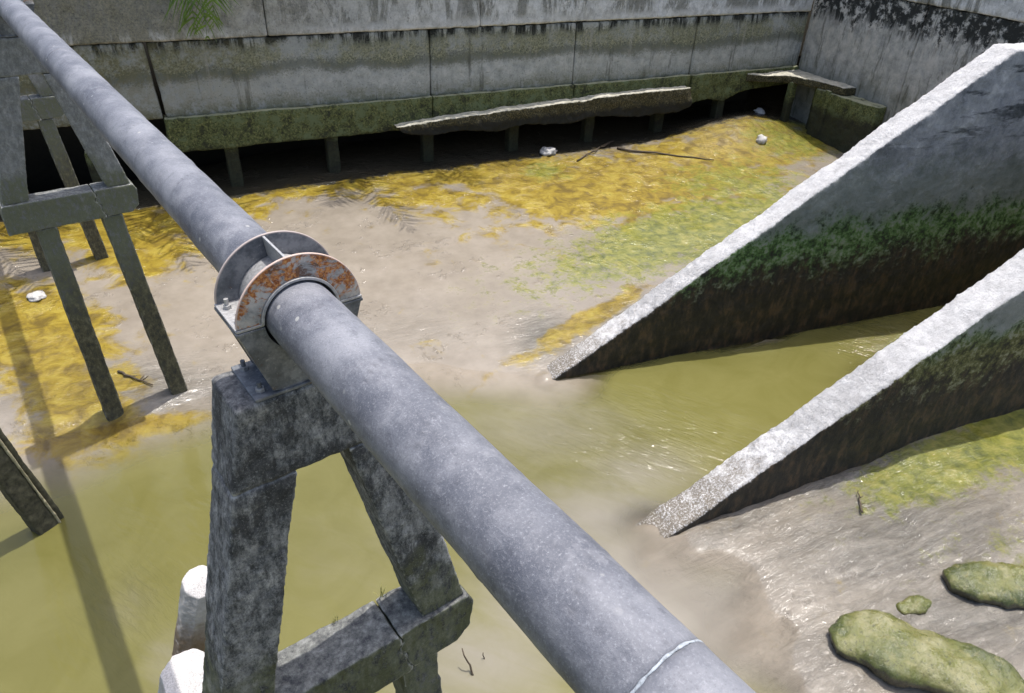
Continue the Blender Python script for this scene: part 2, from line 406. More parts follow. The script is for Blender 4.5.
def m_mud():
    k = NT("wet_river_mud")
    big = k.noise(0.55, 5, 0.6)
    mid = k.noise(2.2, 6, 0.65)
    fine = k.noise(11, 6, 0.7)
    grit = k.noise(55, 4, 0.7)
    rip = k.noise(1.5, 7, 0.7, k.rot(k.pos, math.radians(16), (0.5, 2.4, 1)), 1.3)
    spark = k.math('MULTIPLY', k.step(k.noise(0.9, 5, 0.65), 0.54, 0.64), k.step(k.noise(5, 4, 0.6), 0.5, 0.6))
    ya = k.attr("yellow")
    ga = k.attr("green")
    ro = k.attr("rough")
    c = k.ramp(k.math('ADD', k.math('MULTIPLY', big, 0.6), k.math('MULTIPLY', mid, 0.4)),
               [(0.38, (0.222, 0.19, 0.148)), (0.5, (0.255, 0.22, 0.174)), (0.62, (0.29, 0.252, 0.203))])
    c = k.mix(k.math('MULTIPLY', k.step(k.noise(30, 4, 0.6), 0.68, 0.76), 0.5), c, (0.14, 0.1, 0.06))
    c = k.mix(k.math('MULTIPLY', k.math('MULTIPLY', ro, k.step(fine, 0.46, 0.38)), 0.5), c, (0.07, 0.065, 0.05))
    c = k.mix(k.math('MULTIPLY', ro, 0.8), c, k.ramp(rip, [(0.38, (0.1, 0.094, 0.08)), (0.5, (0.165, 0.155, 0.132)), (0.62, (0.235, 0.22, 0.188))]))  # grey tint paints the hazy sky's sheen onto the wet bank
    nz = k.math('ADD', k.math('MULTIPLY', k.math('SUBTRACT', k.noise(1.3, 6, 0.62, None, 0.5), 0.5), 1.8), k.math('MULTIPLY', k.math('SUBTRACT', fine, 0.5), 0.2))
    yf = k.step(k.math('ADD', ya, nz), 0.22, 0.6)
    yc = k.ramp(k.noise(2.2, 6, 0.65, None, 0.6), [(0.36, (0.13, 0.085, 0.004)), (0.5, (0.255, 0.178, 0.008)), (0.64, (0.34, 0.26, 0.03))])
    c = k.mix(k.math('MULTIPLY', yf, 0.95), c, yc)
    nz2 = k.math('ADD', k.math('MULTIPLY', k.math('SUBTRACT', mid, 0.5), 1.5), k.math('MULTIPLY', k.math('SUBTRACT', fine, 0.5), 1.0))
    gf = k.step(k.math('ADD', ga, nz2), 0.3, 0.75)
    gc = k.ramp(k.noise(3.5, 6, 0.7, None, 0.5), [(0.36, (0.07, 0.09, 0.004)), (0.5, (0.16, 0.175, 0.012)), (0.64, (0.26, 0.245, 0.04))])
    c = k.mix(k.math('MULTIPLY', gf, 0.85), c, gc)
    alg = k.math('MAXIMUM', yf, gf)
    c = k.mix(k.step(k.math('ADD', k.attr('ooze_shade'), k.math('MULTIPLY', k.math('SUBTRACT', mid, 0.5), 1.6)), 0.4, 0.75), c, (0.03, 0.026, 0.017))
    h = k.math('ADD', k.math('MULTIPLY', rip, k.math('MULTIPLY_ADD', ro, 2.4, 0.05)),
               k.math('ADD', k.math('MULTIPLY', fine, k.math('ADD', k.math('MULTIPLY_ADD', ro, 1.0, 0.03), k.math('ADD', k.math('MULTIPLY', alg, 0.07), k.math('MULTIPLY', spark, 0.6)))),
                      k.math('MULTIPLY', grit, k.math('MULTIPLY_ADD', ro, 0.1, 0.008))))
    m = k.finish(c, 0.5, k.bump(h, 0.9, 0.05), 0.0, 0.3)
    # film of water lying on the mud: its own wavelets throw the sun back in sparks
    wav = k.noise(7.0, 5, 0.55, k.rot(k.pos, math.radians(14), (0.62, 1.7, 1)), 0.7)
    amp = k.math('MAXIMUM', k.math('MULTIPLY', ro, 1.0), k.math('MAXIMUM', k.math('MULTIPLY', spark, 0.85), 0.06))
    amp = k.math('MAXIMUM', amp, k.math('MULTIPLY', k.math('MULTIPLY', alg, k.step(k.noise(1.1, 4, 0.6), 0.5, 0.62)), 0.75))
    nrm2 = k.bump(k.math('MULTIPLY', wav, amp), 1.0, 0.075)
    dry = k.step(k.sep(k.pos)[2], W - 0.03, W + 0.02)
    k.link(dry, k.bsdf.inputs["Coat Weight"])
    k.bsdf.inputs["Coat Roughness"].default_value = 0.12
    k.bsdf.inputs["Coat IOR"].default_value = 1.36
    k.link(nrm2, k.bsdf.inputs["Coat Normal"])
    return m

def m_water():
    k = NT("turbid_river_water")
    silt = k.attr("silt")
    depth = k.attr("depth")
    rp = k.attr("ripple")
    mid = k.noise(0.8, 5, 0.6, None, 0.8)
    sw = k.noise(1.6, 5, 0.6, k.rot(k.pos, math.radians(60), (0.5, 1.6, 1)), 1.0)
    f = k.step(k.math('ADD', silt, k.math('MULTIPLY', k.math('SUBTRACT', sw, 0.5), 0.35)), 0.1, 0.95)
    c = k.mix(f, k.ramp(mid, [(0.3, (0.135, 0.127, 0.036)), (0.7, (0.168, 0.158, 0.054))]),
              k.ramp(mid, [(0.3, (0.225, 0.207, 0.168)), (0.7, (0.275, 0.252, 0.21))]))
    w1 = k.noise(1.5, 3, 0.5, k.rot(k.pos, math.radians(60), (0.6, 1.6, 1)), 0.6)
    w2 = k.noise(7, 4, 0.6, k.rot(k.pos, math.radians(70), (0.35, 1.5, 1)), 0.8)
    w3 = k.noise(26, 3, 0.6)
    h = k.math('ADD', k.math('MULTIPLY', w1, k.math('MULTIPLY_ADD', rp, 3.0, 0.5)), k.math('ADD', k.math('MULTIPLY', w2, k.math('MULTIPLY_ADD', rp, 2.6, 0.05)),
                                                         k.math('MULTIPLY', w3, k.math('MULTIPLY_ADD', rp, 0.06, 0.004))))
    nrm = k.bump(h, 0.5, 0.06)
    k.put(k.bsdf.inputs["Base Color"], c)
    k.bsdf.inputs["Roughness"].default_value = 0.07
    k.bsdf.inputs["IOR"].default_value = 1.33
    k.link(nrm, k.bsdf.inputs["Normal"])
    # shallow water lets the bed through, the film on top still mirrors the sky
    tr = k.n.new("ShaderNodeBsdfTransparent")
    gl = k.n.new("ShaderNodeBsdfGlossy")
    gl.inputs["Roughness"].default_value = 0.08
    k.link(nrm, gl.inputs["Normal"])
    fr = k.n.new("ShaderNodeFresnel")
    fr.inputs["IOR"].default_value = 1.33
    k.link(nrm, fr.inputs["Normal"])
    film = k.n.new("ShaderNodeMixShader")
    k.link(fr.outputs[0], film.inputs[0]); k.link(tr.outputs[0], film.inputs[1]); k.link(gl.outputs[0], film.inputs[2])
    mx = k.n.new("ShaderNodeMixShader")
    k.link(k.step(depth, 0.0, 0.65), mx.inputs[0])
    k.link(film.outputs[0], mx.inputs[1]); k.link(k.bsdf.outputs[0], mx.inputs[2])
    k.link(mx.outputs[0], k.out.inputs[0])
    return k.m

def m_mossrock():
    k = NT("algae_coated_rock")
    mid = k.noise(1.5, 6, 0.6)
    fine = k.noise(22, 5, 0.75)
    c = k.ramp(mid, [(0.36, (0.045, 0.06, 0.01)), (0.46, (0.085, 0.1, 0.015)), (0.56, (0.13, 0.135, 0.022)), (0.66, (0.24, 0.23, 0.11))])
    c = k.mix(k.math('MULTIPLY', k.step(k.noise(7, 6, 0.75), 0.5, 0.62), 0.55), c, (0.2, 0.185, 0.06))
    c = k.mix(k.math('MULTIPLY', k.step(fine, 0.46, 0.36), 0.7), c, (0.03, 0.036, 0.01))
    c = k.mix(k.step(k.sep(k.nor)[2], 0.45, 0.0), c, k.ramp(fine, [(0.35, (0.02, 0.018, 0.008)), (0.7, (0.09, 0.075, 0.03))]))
    bn = k.bump(k.math('ADD', k.noise(8, 6, 0.7), k.math('MULTIPLY', fine, 0.5)), 0.8, 0.035)
    k.bsdf.inputs['Coat Weight'].default_value = 0.7
    k.bsdf.inputs['Coat Roughness'].default_value = 0.2
    k.link(bn, k.bsdf.inputs['Coat Normal'])
    return k.finish(c, k.math('ADD', 0.17, k.math('MULTIPLY', k.step(k.noise(3, 5, 0.7), 0.42, 0.62), 0.4)), bn)

def m_leaf():
    k = NT("palm_leaf")
    f = k.noise(8, 5, 0.7)
    c = k.ramp(f, [(0.36, (0.05, 0.1, 0.015)), (0.64, (0.14, 0.22, 0.035))])
    k.finish(c, 0.45)
    tl = k.n.new("ShaderNodeBsdfTranslucent")
    k.put(tl.inputs[0], k.mix(0.5, c, (0.25, 0.4, 0.04)))
    mx = k.n.new("ShaderNodeMixShader")
    mx.inputs[0].default_value = 0.3
    k.link(k.bsdf.outputs[0], mx.inputs[1]); k.link(tl.outputs[0], mx.inputs[2])
    k.link(mx.outputs[0], k.out.inputs[0])
    return k.m

def simple(name, a, b, scale=20, rough=0.8, bump=0.4, obj=False):
    k = NT(name)
    f = k.noise(scale, 5, 0.7, k.objco() if obj else None)
    return k.finish(k.ramp(f, [(0.3, a), (0.7, b)]), rough, k.bump(f, bump, 0.01))

M = dict(pier=m_pier("pier_concrete", 0.0), pierb=m_pier("pale_pier_concrete", 0.1), void=simple("void_shade", (0.006, 0.006, 0.004), (0.018, 0.016, 0.011), 6, 0.7), wall=m_wall(), coping=m_coping(), side=m_sidewall(), slime=m_slime(), slab=m_slab(), wing=m_wing("wing_wall_concrete", 1.9), wingb=m_wing("brown_moss_wing_concrete", 3.0),
         pipe=m_pipe(), steel=m_steel(), rust=m_rust(), galv=m_galv(), seam=m_seam(), white=m_white(), mud=m_mud(), water=m_water(),
         rock=m_mossrock(),
         frond=m_leaf(),
         trunk=simple("palm_trunk_bark", (0.09, 0.075, 0.06), (0.24, 0.2, 0.16), 12, 0.9),
         twig=simple("dead_twig", (0.03, 0.022, 0.015), (0.12, 0.09, 0.06), 30, 0.8),
         stone=simple("pale_stone", (0.35, 0.34, 0.32), (0.62, 0.6, 0.57), 20, 0.8),
         earth=simple("bank_earth", (0.09, 0.085, 0.04), (0.2, 0.17, 0.09), 3, 0.95),
         weed=simple("weed_leaf", (0.2, 0.2, 0.05), (0.42, 0.38, 0.14), 30, 0.6),
         post=simple("old_post_concrete", (0.016, 0.015, 0.01), (0.09, 0.085, 0.05), 11, 0.8),
         postrib=simple("old_post_lit_rib", (0.2, 0.17, 0.09), (0.5, 0.45, 0.3), 15, 0.85))  # paler copy of the post colour, sunlit ridge painted in

# ------------------------------------------------------------------ object helpers
def prop(o, label=None, cat=None, group=None, kind=None):
    if label: o["label"] = label
    if cat: o["category"] = cat
    if group: o["group"] = group
    if kind: o["kind"] = kind
    return o

def empty(name, loc, label, cat, group=None):
    o = bpy.data.objects.new(name, None)
    o.empty_display_size = 0.1
    COL.objects.link(o)
    o.location = loc
    return prop(o, label, cat, group)

def link(name, mesh, mat, parent=None, smooth=True):
    o = bpy.data.objects.new(name, mesh)
    COL.objects.link(o)
    if not mesh.materials:
        mesh.materials.append(mat)
    if smooth:
        mesh.shade_smooth()
    if parent is not None:
        o.parent = parent
        o.matrix_parent_inverse = Matrix.Translation(parent.location).inverted()
    return o

def mesh_from(verts, faces):
    me = bpy.data.meshes.new("m")
    me.from_pydata([tuple(map(float, v)) for v in verts], [], faces)
    me.update()
    bm = bmesh.new(); bm.from_mesh(me)
    bmesh.ops.recalc_face_normals(bm, faces=bm.faces)
    bm.to_mesh(me); bm.free()
    return me

def worn(me, voxel, amps, seed=0.0, smooth_it=1):
    """voxel remesh + noise: gives cast concrete its rounded, chipped skin"""
    tmp = bpy.data.objects.new("tmp", me)
    COL.objects.link(tmp)
    r = tmp.modifiers.new("r", 'REMESH')
    r.mode = 'VOXEL'
    r.voxel_size = voxel
    if smooth_it:
        s = tmp.modifiers.new("s", 'SMOOTH'); s.factor = 0.5; s.iterations = smooth_it
    dg = bpy.context.evaluated_depsgraph_get()
    out = bpy.data.meshes.new_from_object(tmp.evaluated_get(dg))
    bpy.data.objects.remove(tmp)
    n = len(out.vertices)
    co = np.empty(n * 3); out.vertices.foreach_get("co", co); co = co.reshape(-1, 3)
    no = np.empty(n * 3); out.vertices.foreach_get("normal", no); no = no.reshape(-1, 3)
    d = np.zeros(n)
    off = Vector((seed * 3.1, seed * 1.7, seed * 5.3))
    for sc, a in amps:
        d += a * np.array([mnoise.noise((Vector(c) + off) * sc) for c in co])
    co += no * d[:, None]
    out.vertices.foreach_set("co", co.ravel())
    out.update()
    return out

def prism(poly, to3, t0, t1):
    """poly: list of (u, v); to3(u, v, t) -> xyz"""
    n = len(poly)
    v = [to3(u, w, t0) for u, w in poly] + [to3(u, w, t1) for u, w in poly]
    f = [list(range(n)), list(range(n, 2 * n))]
    f += [[i, (i + 1) % n, n + (i + 1) % n, n + i] for i in range(n)]
    return mesh_from(v, f)

def boxm(x0, x1, y0, y1, z0, z1):
    return prism([(x0, z0), (x1, z0), (x1, z1), (x0, z1)], lambda u, w, t: (u, t, w), y0, y1)

def tube(pts, radii, seg=10, cap=True):
    v, f = [], []
    pts = [Vector(p) for p in pts]
    for i, p in enumerate(pts):
        t = (pts[min(i + 1, len(pts) - 1)] - pts[max(i - 1, 0)]).normalized()
        a = t.orthogonal().normalized() if i == 0 else (a - t * a.dot(t)).normalized()
        b = t.cross(a)
        for j in range(seg):
            an = 2 * math.pi * j / seg
            v.append(p + (a * math.cos(an) + b * math.sin(an)) * radii[i])
    for i in range(len(pts) - 1):
        for j in range(seg):
            f.append([i * seg + j, i * seg + (j + 1) % seg, (i + 1) * seg + (j + 1) % seg, (i + 1) * seg + j])
    if cap:
        f.append(list(range(seg))); f.append([(len(pts) - 1) * seg + j for j in range(seg)])
    return mesh_from(v, f)

def dup(root, dloc, label, group=None):
    r = root.copy(); COL.objects.link(r)
    r.location = root.location + Vector(dloc)
    r["label"] = label
    if group: r["group"] = group
    for ch in list(root.children):
        c = ch.copy(); COL.objects.link(c)
        inv = ch.matrix_parent_inverse.copy(); c.parent = r; c.matrix_parent_inverse = inv
        for g in list(ch.children):
            d = g.copy(); COL.objects.link(d); d.parent = c
    return r

# ------------------------------------------------------------------ ground and water
A12 = math.radians(-12)
WD = np.array([math.cos(A12), math.sin(A12), 0.0])      # along the far wall
WN = np.array([math.sin(A12), -math.cos(A12), 0.0])     # out of the far wall
WP = np.array([3.85, 23.2, 0.0])
def pw(s, off, z):
    p = WP + WD * s + WN * off
    return (p[0], p[1], z)
def pwz(u, w, t):
    return pw(u, t, w)
A1, A2 = math.radians(-17), math.radians(-14.5)
P1, P2 = np.array([7.7, 9.5]), np.array([6.5, 4.9])

def sstep(v, a, b):
    t = np.clip((v - a) / (b - a), 0, 1)
    return t * t * (3 - 2 * t)

EDGE_X = [-400, -9, -1.4, 1.1, 4.0, 5.8, 7.0, 7.9, 400]
EDGE_Y = [14.6, 14.4, 13.5, 13.25, 12.5, 11.5, 10.2, 9.7, 9.7 - 0.306 * 392]
RB_Y = [-400, 0, 1.6, 2.4, 3.1, 4.0, 4.8, 6]
RB_X = [5.9, 5.9, 6.15, 6.3, 6.5, 6.9, 6.8, 7.0]

def lownoise(x, y, s, seed):
    a = np.sin(x * s * 1.0 + seed) * np.cos(y * s * 1.3 + seed * 2.1)
    b = np.sin((x * 0.6 + y * 0.8) * s * 2.1 + seed * 3.3) * np.cos((x * 0.8 - y * 0.6) * s * 1.9 + seed)
    return 0.6 * a + 0.4 * b

def bed_height(x, y):
    far_t = y - np.interp(x, EDGE_X, EDGE_Y) + 0.25 * lownoise(x, y, 1.3, 1.0)
    far = W - 0.9 + 0.92 * sstep(far_t / np.interp(x, [7.0, 9.2], [1.0, 0.2]), -3.6, 0.25) + 0.045 * np.clip(far_t, 0, 20)
    # raised heap in the far corner
    far += 0.55 * np.exp(-(((x - 24.5) / 3.0) ** 2 + ((y - 17.9) / 1.6) ** 2)) * (far_t > 0)
    # small lip of the left shoal
    far += 0.10 * sstep(far_t, 0.0, 0.15) * sstep(x, 2.6, 0.8)
    y2 = P2[1] + math.tan(A2) * (x - P2[0])
    sw_ = np.interp(x, [4.0, 6.5], [2.2, 0.15])
    south = sstep(y2 + 0.35 - y, -sw_, sw_)
    rt = x - np.interp(y, RB_Y, RB_X) + 0.6 * lownoise(x, y, 1.6, 4.0) + 0.2 * lownoise(x, y, 4.3, 2.0)
    right = W - 0.6 + 0.61 * sstep(rt, -2.2, 0.3) + 0.085 * np.clip(rt, 0, 30)
    right = np.minimum(right, W - 0.02 + 0.5 * sstep(x, 5.6, 7.2))
    chan = W - 0.9 + 0.0 * x
    # island of mud hugging the tip of the first wing wall
    r = far
    r = np.maximum(r, chan)
    y1 = P1[1] + math.tan(A1) * (x - P1[0])
    r = np.where(x < P1[0] + 0.4, np.maximum(r, W - 0.5 + 0.52 * np.exp(-(((x - 7.6) / 0.8) ** 2 + ((y - 9.7) / 0.6) ** 2))), r)
    r = np.maximum(r, W - 0.6 + 0.57 * np.exp(-(((x - 6.3) / 0.7) ** 2 + ((y - 5.1) / 0.7) ** 2)))
    # shallow silt at the far end of the culvert channel
    r = r + 0.5 * np.exp(-(((x - 14.0) / 1.5) ** 2 + ((y - 5.2) / 0.7) ** 2))
    return r * (1 - south) + np.maximum(right, chan) * south

def blobs(x, y, lst, z):
    a = np.zeros_like(x)
    for (cx, cy, rx, ry, wt, *rot) in lst:
        an = math.radians(rot[0]) if rot else 0.0
        c0 = atz(cx, cy, z)[:2]
        u = atz(cx + rx * math.cos(an), cy + rx * math.sin(an), z)[:2] - c0
        v = atz(cx - ry * math.sin(an), cy + ry * math.cos(an), z)[:2] - c0
        inv = np.linalg.inv(np.array([u, v]).T)
        dx, dy = x - c0[0], y - c0[1]
        p = inv[0, 0] * dx + inv[0, 1] * dy
        q = inv[1, 0] * dx + inv[1, 1] * dy
        a = np.maximum(a, wt * np.exp(-(p * p + q * q) * 0.8))
    return a

def grid_mesh(xs, ys, zfun):
    X, Y = np.meshgrid(xs, ys)
    Zg = zfun(X, Y)
    nx, ny = len(xs), len(ys)
    co = np.stack([X, Y, Zg], -1).reshape(-1, 3)
    i = np.arange(nx - 1)[None, :] + nx * np.arange(ny - 1)[:, None]
    q = np.stack([i, i + 1, i + 1 + nx, i + nx], -1).reshape(-1, 4)
    me = bpy.data.meshes.new("m")
    me.vertices.add(len(co)); me.vertices.foreach_set("co", co.ravel())
    me.loops.add(q.size); me.loops.foreach_set("vertex_index", q.ravel().astype(np.int32))
    me.polygons.add(len(q))
    me.polygons.foreach_set("loop_start", np.arange(0, q.size, 4, dtype=np.int32))
    me.polygons.foreach_set("loop_total", np.full(len(q), 4, dtype=np.int32))
    me.update(calc_edges=True)
    me.validate()
    return me, X.ravel(), Y.ravel(), Zg.ravel()

def add_attr(me, name, vals):
    at = me.attributes.new(name, 'FLOAT', 'POINT')
    at.data.foreach_set("value", vals.astype(np.float32))

YELLOW = [(330, 186, 130, 16, 1.0, -4), (480, 178, 120, 15, 1.0, -4), (600, 192, 140, 34, 0.95), (700, 170, 100, 34, 0.8),
          (215, 205, 60, 22, 0.95), (130, 240, 70, 40, 1.0), (40, 335, 70, 55, 1.0), (75, 400, 60, 50, 0.95), (30, 235, 70, 25, 0.9),
          (595, 312, 60, 9, 1.0, -28), (770, 150, 70, 22, 0.75), (430, 205, 70, 14, 0.7), (130, 418, 90, 9, 0.85, -12),
          (980, 460, 60, 40, 0.35)]
GREEN = [(690, 232, 130, 34, 1.0, -15), (740, 190, 90, 30, 0.7), (790, 150, 60, 22, 0.7), (620, 250, 80, 18, 0.5),
         (545, 180, 30, 10, 0.7), (945, 470, 90, 34, 1.1, -14), (1010, 440, 70, 50, 1.1), (870, 490, 50, 14, 0.5), (1010, 560, 90, 40, 0.5),
         (720, 680, 40, 14, 0.7, 40)]
ROUGH = [(545, 332, 30, 24, 1.0), (600, 318, 50, 10, 0.9, -28), (850, 480, 60, 14, 1.0, -20), (740, 520, 60, 20, 0.8, -20), (90, 395, 60, 22, 0.9), (410, 330, 90, 20, 0.25), (900, 540, 150, 70, 1.0), (960, 620, 150, 60, 1.0), (840, 650, 90, 60, 0.7), (760, 140, 80, 25, 0.9),
         (140, 385, 110, 26, 0.8), (60, 380, 60, 50, 0.5), (720, 250, 90, 30, 0.35), (520, 175, 200, 22, 0.5), (960, 480, 100, 40, 0.55),
         (850, 490, 50, 20, 0.9)]
xs = np.concatenate([[-400, -120, -40, -20], np.arange(-9, 30.01, 0.085), [33, 60, 400]])
ys = np.concatenate([[-400, -120, -30, -12], np.arange(-4, 25.01, 0.085)])
def bed_full(x, y):
    z = bed_height(x, y)
    rg = blobs(x, y, ROUGH, W + 0.15)
    nn = np.zeros(x.size)
    xf, yf, rf = x.ravel(), y.ravel(), rg.ravel()
    inner = (xf > -9) & (xf < 30) & (yf > -4) & (yf < 25)
    for i in np.nonzero(inner)[0]:
        a, b = xf[i], yf[i]
        nn[i] = 0.007 * mnoise.noise((a * 1.1, b * 1.1, 3.0))
        if rf[i] > 0.12:
            # streaks left by water draining off the bank
            nn[i] += rf[i] * (0.05 * mnoise.noise(((a * 0.97 - b * 0.24) * 0.7, (a * 0.24 + b * 0.97) * 2.6, 0.7)) + 0.04 * mnoise.noise((a * 4.2, b * 4.2, 1.3)))
    return z + nn.reshape(x.shape)
me, vx, vy, vz = grid_mesh(xs, ys, bed_full)
add_attr(me, "yellow", blobs(vx, vy, YELLOW, W + 0.2))
add_attr(me, "green", blobs(vx, vy, GREEN, W + 0.2))
add_attr(me, "rough", blobs(vx, vy, ROUGH, W + 0.15))
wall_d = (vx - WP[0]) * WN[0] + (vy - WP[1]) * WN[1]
add_attr(me, "ooze_shade", 1.0 - sstep(wall_d, 0.2, 1.6))  # dark wet mud plus deep shade under the ledge, painted into the colour
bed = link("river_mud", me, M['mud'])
prop(bed, "wet tan mud flats with yellow and green algae around the channel", kind="structure")

SILT_SHEEN = [(430, 330, 130, 60, 0.8), (620, 590, 140, 90, 0.95), (600, 520, 110, 50, 0.75), (540, 430, 120, 50, 0.5), (640, 470, 80, 40, 0.55), (720, 620, 120, 80, 1.0),  # milky silt; mid-channel blobs also grey the water for mirrored sky
        (480, 660, 110, 60, 0.7), (130, 605, 35, 45, 0.35), (360, 560, 90, 90, 0.28), (165, 660, 30, 40, 0.45)]  # small left blob at the ripples paints a bright cloud reflection
RIPPLE = [(610, 440, 110, 45, 0.6), (620, 410, 80, 30, 0.45), (130, 600, 45, 45, 0.8), (880, 335, 50, 22, 0.9), (740, 345, 60, 8, 0.5),
          (735, 575, 50, 40, 0.1)]
xs2 = np.concatenate([[-400, -120, -40, -20], np.arange(-9, 30.01, 0.16), [33, 60, 400]])
ys2 = np.concatenate([[-400, -120, -30, -12], np.arange(-4, 24.01, 0.16)])
me, vx, vy, vz = grid_mesh(xs2, ys2, lambda x, y: np.full_like(x, W))
bz = bed_height(vx, vy)
add_attr(me, "depth", np.clip(W - bz, 0, 2))
add_attr(me, "silt", blobs(vx, vy, SILT_SHEEN, W))
add_attr(me, "ripple", blobs(vx, vy, RIPPLE, W))
wat = link("river_water", me, M['water'])
prop(wat, "murky olive river water with milky silt", kind="structure")

# land behind the walls
g = [pw(-60, -0.42, -1.02), pw(26, -0.42, -1.02), pw(26, 26, -1.02), pw(300, 26, -1.02), pw(300, -400, -1.02), pw(-300, -400, -1.02), pw(-300, -0.42, -1.02)]
land = link("bank_ground", mesh_from(g, [list(range(len(g)))]), M['earth'], smooth=False)
prop(land, "earth bank behind the retaining walls", kind="structure")

# ------------------------------------------------------------------ far retaining wall
CORNER = 24.5
fw = empty("retaining_wall", pw(0, 0, W), "long mossy concrete retaining wall behind the mud flat with a green footing ledge", "wall")
joints = [-60, -14, -0.17, 8.25, 13.7, 18.95, CORNER]
for i in range(len(joints) - 1):
    a, b = joints[i], joints[i + 1]
    gl = 0.075 if i == 2 else 0.012
    gr = 0.02 if i == 1 else 0.012
    lo = 0.10 if i == 2 else 0.0                           # the open joint runs slightly askew
    poly = [(a + gl + lo, -4.62), (b - gr + (0.08 if i == 1 else 0), -4.62), (b - gr, -2.52), (a + gl, -2.52)]
    me = prism(poly, pwz, 0.0, -0.4)
    if i > 0:
        me = worn(me, 0.055, [(0.6, 0.03), (3, 0.012), (9, 0.006)], i)
    link("wall_panel", me, M['wall'], fw)
    # footing beam below the ledge
    z1 = -5.62 if i < 3 else -5.5
    fp = [(a + gl, z1 - 0.02), (b - gr, z1), (b - gr, -4.6), (a + gl, -4.6)]
    if i == 5:
        fp = [(a + gl, -5.75), (a + 1.0, -5.6), (a + 1.8, -5.75), (a + 2.6, -5.4), (b - 1.2, -5.3), (b - gr, -5.3), (b - gr, -4.6), (a + gl, -4.6)]
    if i < 2:
        continue
    me = prism(fp, pwz, 0.16, -0.4)
    if i > 0:
        me = worn(me, 0.05, [(1.2, 0.04), (4, 0.02), (11, 0.008)], i + 20)
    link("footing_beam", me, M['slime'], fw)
cj = [-60, -13, -3.5, 3.2, 10.0, 17.0, CORNER - 0.02]
for i in range(len(cj) - 1):
    me = prism([(cj[i] + 0.006, -2.50), (cj[i + 1] - 0.006, -2.50), (cj[i + 1] - 0.006, -0.98), (cj[i] + 0.006, -0.98)], pwz, 0.07, -0.4)
    if i > 0:
        me = worn(me, 0.06, [(0.8, 0.03), (3, 0.015), (8, 0.008)], i + 40)
    link("coping", me, M['coping'], fw)
for s in (-5.6, -2.2, 1.62, 4.78, 8.1, 11.4, 14.6, 17.8, 20.8):
    me = worn(prism([(s - 0.2, -8.6), (s + 0.2, -8.6), (s + 0.2, -5.4), (s - 0.2, -5.4)], pwz, 0.02, -0.38), 0.05, [(2, 0.02), (8, 0.01)], s)
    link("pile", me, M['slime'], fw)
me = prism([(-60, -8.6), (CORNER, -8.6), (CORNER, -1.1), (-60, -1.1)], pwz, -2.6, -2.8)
link("void_backing", me, M['void'], fw)  # added near-black sheet, its colour stands in for shade in the void

# fallen slab leaning along the ledge
top = [(6.8, -5.36), (8.2, -5.25), (10, -5.17), (12, -5.1), (14.2, -5.02), (14.3, -4.98), (16.5, -4.94), (18.7, -4.92)]
bot = [(18.8, -5.6), (18.3, -5.85), (17.2, -5.8), (16.4, -5.9), (15.4, -5.75), (14.2, -5.7), (13.0, -5.85), (11.6, -5.7), (10.4, -5.85), (9.2, -5.7), (8.0, -5.74), (7.0, -5.6)]
me = worn(prism(top + bot, lambda u, w, t: pw(u, t, w), 0.62, 0.165), 0.04, [(1.5, 0.06), (5, 0.03), (14, 0.012)], 3)
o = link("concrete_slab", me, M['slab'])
prop(o, "long broken concrete slab lodged along the mossy footing of the wall", "slab")

# ------------------------------------------------------------------ side wall and its corner apron
CP = WP + WD * CORNER
def ps(t, off, z):
    p = CP + WN * t - WD * off
    return (p[0], p[1], z)
def psz(u, w, t):
    return ps(u, t, w)
sw = empty("retaining_wall", ps(10, 0, W), "streaked concrete side wall running from the corner towards the wing walls", "wall")
sj = [0.02, 5.2, 11.0, 17.0, 26.0]
for i in range(4):
    a, b = sj[i] + 0.008, sj[i + 1] - 0.008
    me = worn(prism([(a, -8.4), (b, -8.4), (b, -1.52), (a, -1.52)], psz, 0.0, -0.4), 0.07, [(0.6, 0.03), (3, 0.012), (9, 0.006)], i + 60)
    link("wall_panel", me, M['side'], sw)
    me = worn(prism([(a, -1.5), (b, -1.5), (b, -0.5), (a, -0.5)], psz, 0.08, -0.4), 0.06, [(0.8, 0.02), (4, 0.012)], i + 70)
    link("coping", me, M['coping'], sw)
ap = empty("concrete_apron", ps(0.6, 0.7, W), "eroded corner apron slab on short piles where the two walls meet", "apron")
poly = [(-2.6, 0.2), (-1.4, 0.55), (-0.2, 0.75), (0.9, 1.2), (2.2, 1.15), (3.6, 0.75), (3.9, 0.02), (0.05, 0.02), (0.05, -0.1)]
# outline in plan: along the far wall (negative) then round the corner along the side wall
plan = [(-2.8, 0.175), (-2.2, 0.62), (-1.2, 0.95), (-0.75, 2.0), (-0.6, 3.2), (-0.02, 3.3), (-0.02, 0.175)]
def pl(u, v, z):
    p = CP + WD * u + WN * v
    return (p[0], p[1], z)
me = worn(prism(plan, pl, -4.72, -5.0), 0.045, [(1.2, 0.05), (5, 0.03), (12, 0.012)], 5)
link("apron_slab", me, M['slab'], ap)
for (u, v) in ((-1.05, 1.0), (-0.62, 2.6), (-0.3, 1.8)):
    me = worn(prism([(u - 0.14, v - 0.14), (u + 0.14, v - 0.14), (u + 0.14, v + 0.14), (u - 0.14, v + 0.14)], pl, -8.5, -4.95), 0.045, [(3, 0.02), (9, 0.01)], u)
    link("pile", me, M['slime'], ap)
me = worn(prism([(-0.72, 2.0), (-0.02, 2.0), (-0.02, 4.9), (-0.5, 4.9), (-0.68, 4.3)], pl, -8.5, -5.02), 0.05, [(1.5, 0.06), (5, 0.03), (12, 0.012)], 15)
link("apron_wall", me, M['slime'], ap)

